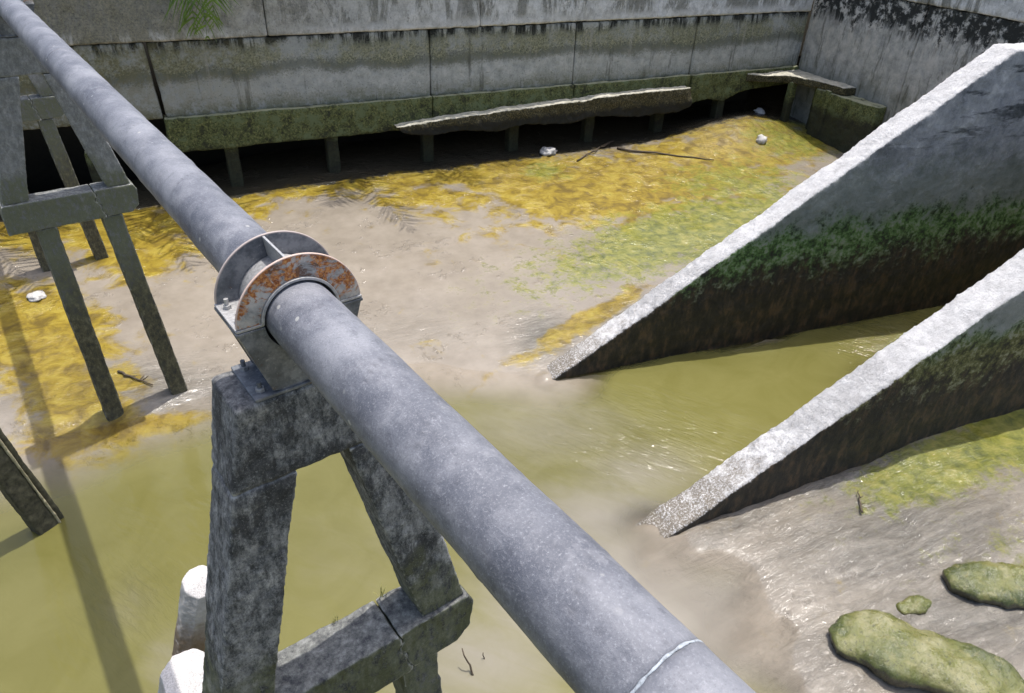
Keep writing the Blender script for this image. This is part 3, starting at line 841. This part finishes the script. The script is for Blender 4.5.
# ------------------------------------------------------------------ wing walls
def wing(P, ang, slope, smax, thick, flat, seed, label, length, mat):
    d = np.array([math.cos(ang), math.sin(ang)]); n = np.array([math.sin(ang), -math.cos(ang)])
    r = random.Random(seed)
    prof = [(-0.9, W - 1.3), (-0.75, W + 0.03 - slope * 0.75)]
    s = -0.4
    while s < smax - 0.2:
        prof.append((s, W + 0.03 + slope * s + r.uniform(-0.022, 0.022)))
        s += r.uniform(0.25, 0.6)
    prof += [(smax, flat), (length, flat), (length, W - 1.3)]
    def to3(u, z, t):
        tt = t * (1 + 0.02 * max(u, 0)) if t > 0 else 0.0
        p = P + d * u - n * tt
        return (p[0], p[1], z)
    me = worn(prism(prof, to3, 0.0, thick), 0.05, [(0.7, 0.035), (3.0, 0.02), (8, 0.012), (18, 0.006)], seed)
    o = link("wing_wall", me, mat)
    return prop(o, label, "wing wall")
wing(P1, A1, 0.628, 10.25, 0.52, -0.97, 11, "concrete wing wall with green moss band, sloping down to the yellow algae mud", 19.2, M['wing'])
wing(P2, A2, 0.555, 11.6, 0.60, -0.97, 12, "concrete wing wall with brown moss, sloping down beside the mossy boulders", 20.2, M['wingb'])

# ------------------------------------------------------------------ pipe
def pipe_mesh(y0, y1, seed, dens=0.03, seg=112, R=0.175):
    n = max(2, int((y1 - y0) / dens))
    yy = np.linspace(y0, y1, n + 1)
    th = np.arange(seg) / seg * 2 * np.pi
    Yg, T = np.meshgrid(yy, th, indexing='ij')
    ph = (Yg / 0.42 + T / (2 * np.pi) * 0.9 + 0.05 * np.sin(T * 3 + seed)) % 1.0
    wrapv = np.exp(-((ph - 0.47) / 0.012) ** 2) * np.clip(0.4 + np.sin(Yg * 5 + T * 2) + 0.6 * np.sin(Yg * 17 + T * 5), 0, 1)
    ridge = 0.003 * np.exp(-((ph - 0.5) / 0.03) ** 2) * (0.55 + 0.45 * np.sin(Yg * 5 + T * 2))
    rr = R + ridge + 0.0016 * np.sin(Yg * 7.3 + 3 * np.sin(T + seed)) * np.sin(T * 2 + Yg * 3)
    x, z = rr * np.cos(T), rr * np.sin(T)
    if y0 < 8:
        for i in range(n + 1):
            if 0.0 < yy[i] < 8:
                for j in range(0, seg):
                    q = mnoise.noise((x[i, j] * 9, yy[i] * 5, z[i, j] * 9)) * 0.0022 + mnoise.noise((x[i, j] * 30, yy[i] * 22, z[i, j] * 30)) * 0.0011
                    x[i, j] += q * math.cos(th[j]); z[i, j] += q * math.sin(th[j])
    co = np.stack([x, Yg, z], -1).reshape(-1, 3)
    i = np.arange(n)[:, None] * seg; j = np.arange(seg)[None, :]; j2 = (j + 1) % seg
    q = np.stack([i + j, i + seg + j, i + seg + j2, i + j2], -1).reshape(-1, 4)
    me = bpy.data.meshes.new("m")
    fs = [list(map(int, a)) for a in q] + [list(range(seg)), [n * seg + k for k in range(seg)]]
    me.from_pydata([tuple(map(float, c)) for c in co], [], fs)
    me.update()
    bm = bmesh.new(); bm.from_mesh(me); bmesh.ops.recalc_face_normals(bm, faces=bm.faces); bm.to_mesh(me); bm.free()
    add_attr(me, "wrap", wrapv.ravel())
    return me
SEAM = 0.615
pipe = empty("water_pipe", (0, 3.17, -0.175), "long dark grey wrapped water pipe carried on concrete piers across the canal", "pipe")
link("pipe_section", pipe_mesh(SEAM + 0.004, 9.0, 1.0, 0.024), M['pipe'], pipe)
link("pipe_section", pipe_mesh(9.0, 34.0, 2.0, 0.06), M['pipe'], pipe)
link("pipe_section", pipe_mesh(-4.0, SEAM - 0.004, 3.0, 0.04, 112, 0.1765), M['pipe'], pipe)
# irregular mastic bead at the joint
v, f = [], []
seg, ring = 150, 8
for i in range(seg):
    a = 2 * math.pi * i / seg
    w = 0.005 + 0.003 * mnoise.noise((math.cos(a) * 6, math.sin(a) * 6, 1)) + 0.0012 * mnoise.noise((math.cos(a) * 22, math.sin(a) * 22, 4))
    for j in range(ring):
        b = 2 * math.pi * j / ring
        rr = 0.1755 + 0.0025 * math.cos(b)
        v.append((rr * math.cos(a), SEAM + w * math.sin(b) + 0.002 * mnoise.noise((math.cos(a) * 5, math.sin(a) * 5, 9)), rr * math.sin(a)))
for i in range(seg):
    for j in range(ring):
        f.append([i * ring + j, i * ring + (j + 1) % ring, ((i + 1) % seg) * ring + (j + 1) % ring, ((i + 1) % seg) * ring + j])
link("joint_bead", mesh_from(v, f), M['seam'], pipe)

# ------------------------------------------------------------------ piers
PZ = -0.42
def fr(u, w, t):
    return (u, t, w)
pier = empty("concrete_pier", (0, 3.19, W), "blackened trapezoid concrete pier frame carrying the rusty collar, with broken white piles behind it", "pier", "piers under the pipe")
Y0, Y1 = 3.01, 3.37
amps = [(1.6, 0.012), (6, 0.008), (18, 0.005)]
link("cap_beam", worn(prism([(-0.52, -0.955), (0.52, -0.955), (0.41, PZ), (-0.41, PZ)], fr, Y0, Y1), 0.018, amps, 1), M['pier'], pier)
for sgn in (-1, 1):
    leg = [(sgn * 0.515, -0.96), (sgn * 0.95, -2.855), (sgn * 0.575, -2.855), (sgn * 0.155, -0.96)]
    link("leg", worn(prism(leg, fr, Y0 + 0.006, Y1 - 0.006), 0.018, amps, 2 + sgn), M['pier'], pier)
tb = [(-1.0, -3.34), (0.86, -3.34), (1.0, -3.22), (1.02, -2.95), (0.97, -2.85), (-0.97, -2.85), (-1.0, -2.95)]
ck = [(0.35, -2.85), (0.38, -2.93), (0.345, -3.03), (0.41, -3.12), (0.40, -3.2), (0.46, -3.34)]   # crack through the beam
left = [(-1.0, -3.34)] + [(x - 0.006, z) for x, z in reversed(ck)] + [(-0.97, -2.85), (-1.0, -2.95)]
right = [(x + 0.006, z) for x, z in ck] + [(0.86, -3.34), (1.0, -3.22), (1.02, -2.95), (0.97, -2.85)]
link("tie_beam", worn(prism(left, fr, Y0 - 0.03, Y1 + 0.01), 0.018, amps, 6, 0), M['pier'], pier)
link("tie_beam", worn(prism(right, fr, Y0 - 0.025, Y1 + 0.006), 0.018, amps, 7, 0), M['pier'], pier)
for sgn, rake in ((-1, 0.08), (1, 0.4)):
    c0 = -0.47 if sgn < 0 else 0.53
    pl_ = [(c0 - 0.16, -3.36), (c0 + 0.16, -3.36), (c0 + 0.16 + rake, -8.7), (c0 - 0.16 + rake, -8.7)]
    link("pile", worn(prism(pl_, fr, Y0 + 0.02, Y1 - 0.03), 0.03, [(1.6, 0.012), (7, 0.01)], 8 + sgn), M['pier'], pier)
pb = dup(pier, (0, 10.3, 0), "grey-green trapezoid concrete pier frame whose two long piles stand in the yellow algae mud", "piers under the pipe")
pc = dup(pier, (0, 16.9, 0), "farthest concrete pier of the pipe, seen through the middle pier's frame", "piers under the pipe")

for q in list(pb.children) + list(pc.children):
    q.material_slots[0].link = 'OBJECT'
    q.material_slots[0].material = M['pierb']
# ------------------------------------------------------------------ pipe collars
def ring_half(r0, r1, y0, y1, a0, a1, seg=48):
    v, f = [], []
    for i in range(seg + 1):
        a = math.radians(a0 + (a1 - a0) * i / seg)
        for r, y in ((r0, y0), (r1, y0), (r1, y1), (r0, y1)):
            v.append((r * math.cos(a), y, r * math.sin(a)))
    for i in range(seg):
        for j in range(4):
            f.append([i * 4 + j, i * 4 + (j + 1) % 4, (i + 1) * 4 + (j + 1) % 4, (i + 1) * 4 + j])
    f += [[0, 1, 2, 3], [seg * 4 + j for j in range(4)]]
    return mesh_from(v, f)

def bev(me, w=0.003):
    bm = bmesh.new(); bm.from_mesh(me)
    es = [e for e in bm.edges if len(e.link_faces) == 2 and e.calc_face_angle(0) > 0.6]
    bmesh.ops.bevel(bm, geom=es, offset=w, segments=2, affect='EDGES', profile=0.5)
    bm.to_mesh(me); bm.free()
    return me

def hexnut(x, y, z, r, h, axis='z', sides=6):
    v = []
    for k in (0, 1):
        for i in range(sides):
            a = 2 * math.pi * i / sides + 0.3
            v.append((x + r * math.cos(a), y + r * math.sin(a), z + h * k))
    f = [list(range(sides)), list(range(sides, 2 * sides))] + [[i, (i + 1) % sides, sides + (i + 1) % sides, sides + i] for i in range(sides)]
    return mesh_from(v, f)

def collar(label):
    c = empty("pipe_collar", (0, 3.19, PZ), label, "pipe collar", "collars clamping the pipe to the piers")
    YF, YB = 3.02, 3.33
    def P(name, me, mat, parent=c, sm=False):
        o = link(name, me, mat, parent, smooth=sm)
        return o
    def sub(name, me, mat, par):
        o = bpy.data.objects.new(name, me); COL.objects.link(o); me.materials.append(mat)
        o.parent = par
        return o
    P("sleeve", bev(ring_half(0.1885, 0.203, YF - 0.012, YB + 0.012, 2, 178)), M['galv'])
    fr_ = P("flange_ring", bev(ring_half(0.2035, 0.322, YF, YF + 0.014, 3, 177)), M['rust'])
    prop(fr_, "rust-streaked half ring facing along the pipe")
    P("flange_ring", bev(ring_half(0.2035, 0.322, YB - 0.014, YB, 3, 177)), M['steel'])
    # stiffening rib across the crown
    for a in (96,):
        ar = math.radians(a)
        rd = np.array([math.cos(ar), 0, math.sin(ar)]); tn = np.array([-math.sin(ar), 0, math.cos(ar)])
        v = []
        for r in (0.204, 0.316):
            for s_ in (-0.006, 0.006):
                for y in (YF + 0.0145, YB - 0.0145):
                    p = rd * r + tn * s_ + np.array([0, y, 0]); v.append(p)
        f = [[0, 1, 3, 2], [4, 5, 7, 6], [0, 1, 5, 4], [2, 3, 7, 6], [0, 2, 6, 4], [1, 3, 7, 5]]
        P("rib", bev(mesh_from(v, f), 0.002), M['galv'])
    # bolted ears of upper and lower halves
    for sg in (-1, 1):
        e = P("ear_plate", bev(boxm(min(sg * 0.19, sg * 0.325), max(sg * 0.19, sg * 0.325), YF - 0.004, YB + 0.004, -0.002, 0.012)), M['galv'])
        P("ear_plate", bev(boxm(min(sg * 0.19, sg * 0.328), max(sg * 0.19, sg * 0.328), YF - 0.006, YB + 0.006, -0.022, -0.006)), M['steel'])
        for y in (YF + 0.075, YB - 0.075):
            b = P("bolt", hexnut(sg * 0.283, y, 0.0125, 0.021, 0.02), M['galv'])
            sub("bolt_shank", hexnut(sg * 0.283, y, -0.05, 0.011, 0.115, sides=12), M['galv'], b)
    # cradle: lower half shell, side cheeks and pedestal
    P("cradle_shell", ring_half(0.1885, 0.202, YF - 0.004, YB + 0.004, 182, 358), M['steel'])
    for y in (YF, YB - 0.014):
        ch = []
        for i in range(25):
            a = math.radians(182 + 176 * i / 24)
            ch.append((0.2025 * math.cos(a), 0.2025 * math.sin(a)))
        poly = [(-0.335, -0.023)] + ch + [(0.335, -0.023), (0.2, PZ + 0.0255), (-0.2, PZ + 0.0255)]
        v = [(a, y, b) for a, b in poly] + [(a, y + 0.014, b) for a, b in poly]
        n = len(poly)
        # fan strips between arc and outer edge keep the concave plate clean
        outer = []
        for i in range(25):
            u = i / 24
            if u < 0.3:
                t = u / 0.3; outer.append((-0.318 + t * 0.118, -0.023 + t * (PZ + 0.0255 + 0.023)))
            elif u > 0.7:
                t = (u - 0.7) / 0.3; outer.append((0.2 + t * 0.118, PZ + 0.0255 - t * (PZ + 0.0255 + 0.023)))
            else:
                t = (u - 0.3) / 0.4; outer.append((-0.2 + t * 0.4, PZ + 0.0255))
        v, f = [], []
        for i in range(25):
            for yy in (y, y + 0.014):
                v.append((ch[i][0], yy, ch[i][1])); v.append((outer[i][0], yy, outer[i][1]))
        for i in range(24):
            a, b = i * 4, i * 4 + 4
            f += [[a, b, b + 1, a + 1], [a + 2, a + 3, b + 3, b + 2], [a + 1, b + 1, b + 3, a + 3], [a, a + 2, b + 2, b]]
        f += [[0, 1, 3, 2], [96, 97, 99, 98]]
        P("cheek_plate", mesh_from(v, f), M['steel'])
    for sg in (-1, 1):
        v = [(sg * 0.316, YF + 0.0145, -0.023), (sg * 0.316, YB - 0.0145, -0.023), (sg * 0.195, YB - 0.0145, PZ + 0.026), (sg * 0.195, YF + 0.0145, PZ + 0.026)]
        v += [(x - sg * 0.012, y, z) for x, y, z in v]
        P("side_plate", mesh_from(v, [[0, 1, 2, 3], [4, 5, 6, 7], [0, 1, 5, 4], [1, 2, 6, 5], [2, 3, 7, 6], [3, 0, 4, 7]]), M['steel'])
    bp = P("base_plate", bev(boxm(-0.305, 0.305, YF - 0.012, YB + 0.035, PZ + 0.006, PZ + 0.025), 0.004), M['steel'])
    for sg in (-1, 1):
        for y in (YF + 0.05, YB - 0.03):
            b = P("anchor_nut", hexnut(sg * 0.255, y, PZ + 0.0255, 0.024, 0.022), M['galv'])
            sub("anchor_stud", hexnut(sg * 0.255, y, PZ + 0.047, 0.012, 0.035, sides=12), M['steel'], b)
    return c
col0 = collar("rust-streaked steel half collar with flanges, bolted over the pipe on the blackened pier")
dup(col0, (0, 10.3, 0), "grey steel pipe collar on the middle pier above the yellow algae mud", "collars clamping the pipe to the piers")
dup(col0, (0, 16.9, 0), "steel pipe collar on the farthest pier by the long wall", "collars clamping the pipe to the piers")

# ------------------------------------------------------------------ broken piles beside the near pier
def broken_pile(x, y, ztop, r, tilt, seed, label):
    rd = random.Random(seed)
    n = 8
    zb = ztop - 4.6
    v, f = [], []
    rings = [(-4.6, 1.0), (-3.0, 1.0), (-1.6, 1.0), (-0.5, 1.0), (-0.04, 0.99)]
    for h, k in rings:
        for i in range(n):
            a = 2 * math.pi * (i + 0.5) / n
            zt = (0.07 * math.cos(a - 1.1) + rd.uniform(-0.03, 0.03)) if h > -0.1 else 0
            v.append((k * r * math.cos(a), k * r * math.sin(a), h + zt))
    for i in range(len(rings) - 1):
        for j in range(n):
            f.append([i * n + j, i * n + (j + 1) % n, (i + 1) * n + (j + 1) % n, (i + 1) * n + j])
    c = len(v); v.append((0.0, 0.0, 0.02))
    b = (len(rings) - 1) * n
    for j in range(n):
        f.append([b + j, b + (j + 1) % n, c])
    f.append(list(range(n)))
    me = worn(mesh_from(v, f), 0.016, [(4, 0.008), (12, 0.006), (30, 0.004)], seed, 0)
    o = link("broken_pile", me, M['white'])
    o.location = (x, y, ztop)
    o.rotation_euler = tilt
    prop(o, label, "pile", "snapped piles behind the near pier")
    return o
p = atz(201, 578, -5.6)
b1 = broken_pile(p[0], p[1], -5.6, 0.22, (0.0, 0.3, 0.0), 3, "snapped white concrete pile with bright ragged top, standing behind the pier leg")
p = atz(190, 672, -5.6)
b2 = broken_pile(p[0], p[1], -5.6, 0.3, (0.0, 0.3, 0.0), 5, "snapped white concrete pile with a rebar hole, lower of the two by the pier leg")

# leaning grooved post in the water on the left
po = empty("old_post", (-1.94, 11.06, W), "dark grooved concrete post leaning in the olive water beside the pipe shadow", "post")
lean = Vector((-0.55, -0.1, 0))
def post_piece(sec, zt):
    v = []
    for z in (W - 1.4, zt):
        for (a, b) in sec:
            k = (z - W) / 4.0
            ca, sa = math.cos(0.45), math.sin(0.45)
            v.append((-1.94 + ca * a - sa * b + lean.x * k, 11.1 + sa * a + ca * b + lean.y * k, z))
    n = len(sec)
    f = [list(range(n)), list(range(n, 2 * n))] + [[i, (i + 1) % n, n + (i + 1) % n, n + i] for i in range(n)]
    return mesh_from(v, f)
def wp(sec, zt, s):
    return worn(post_piece(sec, zt), 0.025, [(2, 0.012), (8, 0.008)], s)
link("post_shaft", wp([(-0.24, -0.12), (0.08, -0.12), (0.08, 0.14), (-0.24, 0.14)], -3.9, 1), M['post'], po)
link("post_rib", wp([(0.084, -0.14), (0.125, -0.14), (0.125, 0.1), (0.084, 0.1)], -3.9, 2), M['postrib'], po)
link("post_rib", wp([(0.13, -0.09), (0.22, -0.09), (0.22, 0.14), (0.13, 0.14)], -3.95, 3), M['post'], po)

# ------------------------------------------------------------------ boulders, twigs, stones
def boulder(spine, radii, hz, seed, label, vox=0.035):
    v, f = [], []
    seg = 16
    for i, (x, y, z) in enumerate(spine):
        p0 = Vector(spine[max(i - 1, 0)]); p1 = Vector(spine[min(i + 1, len(spine) - 1)])
        t = (p1 - p0); t.z = 0; t.normalize()
        sd = Vector((-t.y, t.x, 0))
        for j in range(seg):
            a = 2 * math.pi * j / seg
            ca, sa = math.cos(a), math.sin(a)
            q = Vector((x, y, z)) + sd * (radii[i] * (abs(ca) ** 0.8) * (1 if ca > 0 else -1)) + Vector((0, 0, hz * radii[i] ** 0.6 * (abs(sa) ** 0.75) * (1 if sa > 0 else -1)))
            v.append(q)
    for i in range(len(spine) - 1):
        for j in range(seg):
            f.append([i * seg + j, i * seg + (j + 1) % seg, (i + 1) * seg + (j + 1) % seg, (i + 1) * seg + j])
    f += [list(range(seg)), [(len(spine) - 1) * seg + j for j in range(seg)]]
    me = worn(mesh_from(v, f), vox, [(1.3, 0.16), (3.2, 0.05), (8, 0.022), (20, 0.012), (40, 0.006)], seed, 5)
    o = link("mossy_boulder", me, M['rock'])
    return prop(o, label, "boulder", "algae coated boulders on the right bank")
def gz(x, y):
    return float(bed_height(np.array([x]), np.array([y]))[0])
pts = [(6.72, 2.12), (6.95, 1.95), (7.25, 1.6), (7.5, 1.2), (7.7, 0.75), (7.85, 0.3), (8.0, -0.2)]
boulder([(x, y, gz(x, y) + 0.05) for x, y in pts], [0.2, 0.36, 0.5, 0.52, 0.48, 0.42, 0.25], 0.3, 21, "long low boulder coated in green algae with pale wet crown, the larger of two")
pts = [(8.98, 1.62), (9.2, 1.42), (9.5, 1.12), (9.9, 0.75), (10.4, 0.35), (10.9, 0.0)]
boulder([(x, y, gz(x, y) + 0.05) for x, y in pts], [0.16, 0.3, 0.38, 0.38, 0.36, 0.2], 0.3, 22, "smaller dark green slimy boulder higher on the wet bank")
p = atz(917, 603, -7.2)
boulder([(p[0] - 0.25, p[1] + 0.1, gz(p[0], p[1]) + 0.0), (p[0], p[1], gz(p[0], p[1]) + 0.02), (p[0] + 0.25, p[1] - 0.12, gz(p[0], p[1]))], [0.08, 0.13, 0.07], 0.16, 23, "small flat algae lump lying between the two boulders", 0.025)

def twig(name, a, b, r, label, seed, branch=True):
    rd = random.Random(seed)
    a, b = Vector(a), Vector(b)
    n = 9
    ln = (b - a).length
    pts = [a.lerp(b, i / (n - 1)) + Vector((rd.uniform(-1, 1), rd.uniform(-1, 1), rd.uniform(-0.4, 0.4))) * ln * 0.025 for i in range(n)]
    e = empty(name, a, label, "twig")
    link("stem", tube(pts, [r * (1 - 0.6 * i / (n - 1)) for i in range(n)], 7), M['twig'], e)
    if branch:
        for i in (3, 5, 6):
            d = Vector((rd.uniform(-1, 1), rd.uniform(-1, 1), rd.uniform(0, 0.6))).normalized() * ln * 0.16
            link("side_shoot", tube([pts[i], pts[i] + d * 0.5, pts[i] + d], [r * 0.5, r * 0.4, r * 0.2], 5), M['twig'], e)
t0 = atz(481, 684, W); twig("twig", (t0[0], t0[1], W - 0.3), tuple(atz(463, 649, W + 0.35)), 0.022, "thin dark twig poking out of the milky water right of the near pier", 2, False)
t0 = atz(489, 664, W); twig("twig", (t0[0], t0[1], W - 0.3), tuple(atz(483, 652, W + 0.12)), 0.016, "short twig stub beside the longer twig in the milky water", 3, False)
def seat(px, py, up):                       # point on the mud under a pixel
    z = -7.2
    for _ in range(6):
        q = atz(px, py, z)
        z = gz(q[0], q[1]) + up
    return atz(px, py, z)
t0 = seat(577, 160, 0.03); t1 = seat(612, 141, 0.12); twig("driftwood_stick", t0, t1, 0.03, "short slanting stick lying on yellow algae below the broken slab", 4)
t0 = seat(118, 372, 0.04); t1 = seat(152, 384, 0.06); twig("driftwood_stick", t0, t1, 0.03, "dark snagged stick on the wet shoal between the two long piles", 5)
t0 = seat(617, 150, 0.0); t1 = seat(716, 162, 0.0); twig("driftwood_pole", t0 + np.array([0, 0, 0.05]), t1 + np.array([0, 0, 0.05]), 0.045, "long thin pole lying across the mud near the corner heap", 6, False)
t0 = seat(862, 512, 0.03); t1 = seat(858, 490, 0.08); twig("driftwood_stick", t0, t1, 0.02, "dark twig caught in the wet mud at the foot of the wing wall", 7)

def lump(name, px, py, zz, r, seed, label, cat, mat, sq=0.6):
    p = atz(px, py, zz)
    z = gz(p[0], p[1])
    bm = bmesh.new()
    bmesh.ops.create_icosphere(bm, subdivisions=3, radius=r)
    for vt in bm.verts:
        vt.co *= 1 + 0.45 * mnoise.noise(vt.co * (1.6 / r) + Vector((seed, 0, 0))) + 0.15 * mnoise.noise(vt.co * (5 / r))
        vt.co.z *= sq
    me = bpy.data.meshes.new("m"); bm.to_mesh(me); bm.free()
    o = link(name, me, mat)
    o.location = (p[0], p[1], z + r * sq * 0.45)
    return prop(o, label, cat)
lump("pale_stone", 38, 302, -7.2, 0.2, 1, "pale flat stone in yellow algae left of the middle pier's piles", "stone", M['stone'], 0.4)
lump("pale_stone", 548, 160, -7.1, 0.28, 2, "bluish white lump on yellow mud under the broken slab", "stone", M['stone'])
lump("pale_stone", 757, 124, -6.9, 0.22, 3, "white stone on top of the mud heap by the corner apron", "stone", M['stone'])
lump("pale_stone", 760, 147, -6.9, 0.2, 4, "white upright stone on the near side of the corner mud heap", "stone", M['stone'], 0.9)
lump("pale_stone", 9, 195, -7.1, 0.25, 6, "small pale stone at the wall foot left of the middle pier", "stone", M['stone'])

# weed sprouts on the tie beam of the near pier
def weed(x, y, z, h, n, seed, label):
    rd = random.Random(seed)
    v, f = [], []
    for i in range(n):
        a = rd.uniform(0, 6.28); l = h * rd.uniform(0.5, 1.1)
        d = Vector((math.cos(a), math.sin(a), 0)) * l * rd.uniform(0.15, 0.6)
        s = Vector((-math.sin(a), math.cos(a), 0)) * h * 0.05
        b = Vector((rd.uniform(-0.03, 0.03), rd.uniform(-0.01, 0.01), 0))
        k = len(v)
        v += [b - s * 0.5, b + s * 0.5, b + d * 0.5 + Vector((0, 0, l * 0.7)) + s, b + d * 0.5 + Vector((0, 0, l * 0.7)) - s, b + d + Vector((0, 0, l))]
        f += [[k, k + 1, k + 2, k + 3], [k + 3, k + 2, k + 4]]
    o = link("weed", mesh_from(v, f), M['weed'], smooth=False)
    o.location = (x, y, z)
    return prop(o, label, "weed", "weeds rooted on the near pier")
weed(0.42, 3.36, -2.85, 0.12, 7, 1, "tiny upright weed sprouting at the back edge of the pier tie beam")
weed(0.02, 3.36, -2.85, 0.06, 14, 2, "low tuft of pale weed along the cracked pier tie beam")

# ------------------------------------------------------------------ palms on the far bank
def frond_mesh(base, direc, length, droop, seed, leaf=1.2, n=32):
    rd = random.Random(seed)
    d = Vector(direc).normalized()
    up = Vector((0, 0, 1))
    pts = []
    p = Vector(base)
    st = length / n
    ang = math.asin(max(-1, min(1, d.z)))
    hd = Vector((d.x, d.y, 0)).normalized()
    for i in range(n + 1):
        pts.append(p.copy())
        a = ang - droop * (i / n) ** 1.3
        p = p + (hd * math.cos(a) + up * math.sin(a)) * st
    v, f = [], []
    side = hd.cross(up).normalized()
    for i in range(3, n):
        t = (pts[i + 1] - pts[i]).normalized()
        nrm = side.cross(t).normalized()
        u = i / n
        L = leaf * (math.sin(math.pi * min(1, 0.12 + u * 0.9)) ** 0.6) * rd.uniform(0.85, 1.1)
        for sg in (-1, 1):
            if rd.random() < 0.12:
                continue
            L = leaf * (math.sin(math.pi * min(1, 0.12 + u * 0.9)) ** 0.6) * rd.uniform(0.55, 1.15)
            dv = (side * sg * rd.uniform(0.7, 1.1) + t * (0.45 + 0.8 * u) * rd.uniform(0.5, 1.6) - nrm * rd.uniform(0.0, 0.5)).normalized()
            w = t * 0.04
            a = pts[i]; m = a + dv * L * 0.5; e = a + dv * L + Vector((0, 0, -0.22 * L))
            k = len(v)
            v += [a - w * 0.6, a + w * 0.6, m + w, m - w, e]
            f += [[k, k + 1, k + 2, k + 3], [k + 3, k + 2, k + 4]]
    return v, f, pts

def palm(root, crown, nf, seed, label, extra=()):
    rd = random.Random(seed)
    e = empty("palm_tree", root, label, "palm tree", "palms on the far bank")
    r, c = Vector(root), Vector(crown)
    mid = r.lerp(c, 0.5) + Vector((0, 0, -0.15))
    pts = []
    for i in range(13):
        t = i / 12
        pts.append(r * (1 - t) ** 2 + mid * 2 * t * (1 - t) + c * t * t)
    link("trunk", tube(pts, [0.17 - 0.05 * i / 12 + (0.012 if i % 2 else 0) for i in range(13)], 12), M['trunk'], e)
    specs = list(extra)
    for i in range(nf):
        a = 2 * math.pi * i / nf + rd.uniform(-0.2, 0.2)
        specs.append(((math.cos(a), math.sin(a), rd.uniform(0.35, 1.0)), rd.uniform(2.4, 3.2), rd.uniform(0.9, 1.5)))
    for i, (dr, ln, dp) in enumerate(specs):
        v, f, sp = frond_mesh(c, dr, ln, dp, seed * 50 + i)
        fo = link("frond", mesh_from(v, f), M['frond'], e, smooth=False)
        rb = bpy.data.objects.new("leaf_stalk", tube(sp, [0.022 - 0.018 * j / len(sp) for j in range(len(sp))], 5))
        COL.objects.link(rb); rb.data.materials.append(M['frond'])
        rb.parent = fo
    return e
def shadow_src(px, py, h):
    g = atz(px, py, -7.2)
    s = SUN / SUN.z
    return (g[0] + s.x * h, g[1] + s.y * h, -7.2 + h)
palm((11.6, 24.0, -1.05), (11.1, 22.6, 1.1), 3, 1, "coconut palm behind the wall whose frond shadow falls on the tan mud", [((-0.14, -1, 0.3), 5.2, 0.55), ((-0.75, -0.8, 0.3), 3.2, 0.7)])
palm((4.5, 25.0, -1.05), (4.6, 23.3, 0.6), 3, 2, "coconut palm behind the wall, with one frond tip hanging over the coping", [((-0.03, -1, 0.5), 4.8, 0.8), ((0.04, -1, 0.1), 4.7, 2.2), ((-0.04, -1, 0.1), 4.5, 2.3), ((0.2, -1, 0.1), 4.3, 2.3), ((0.9, -0.7, 0.3), 2.8, 0.9)])
palm((15.0, 23.4, -1.05), (14.3, 22.4, 1.1), 3, 3, "coconut palm behind the wall above the broken slab", [((-0.15, -1, 0.25), 3.2, 0.6), ((0.75, -0.8, 0.3), 3.6, 0.7)])
palm((-0.6, 26.2, -1.05), (0.3, 23.4, 1.2), 3, 4, "coconut palm behind the wall near the farthest pier", [((0.2, -1, 0.3), 4.4, 0.7)])
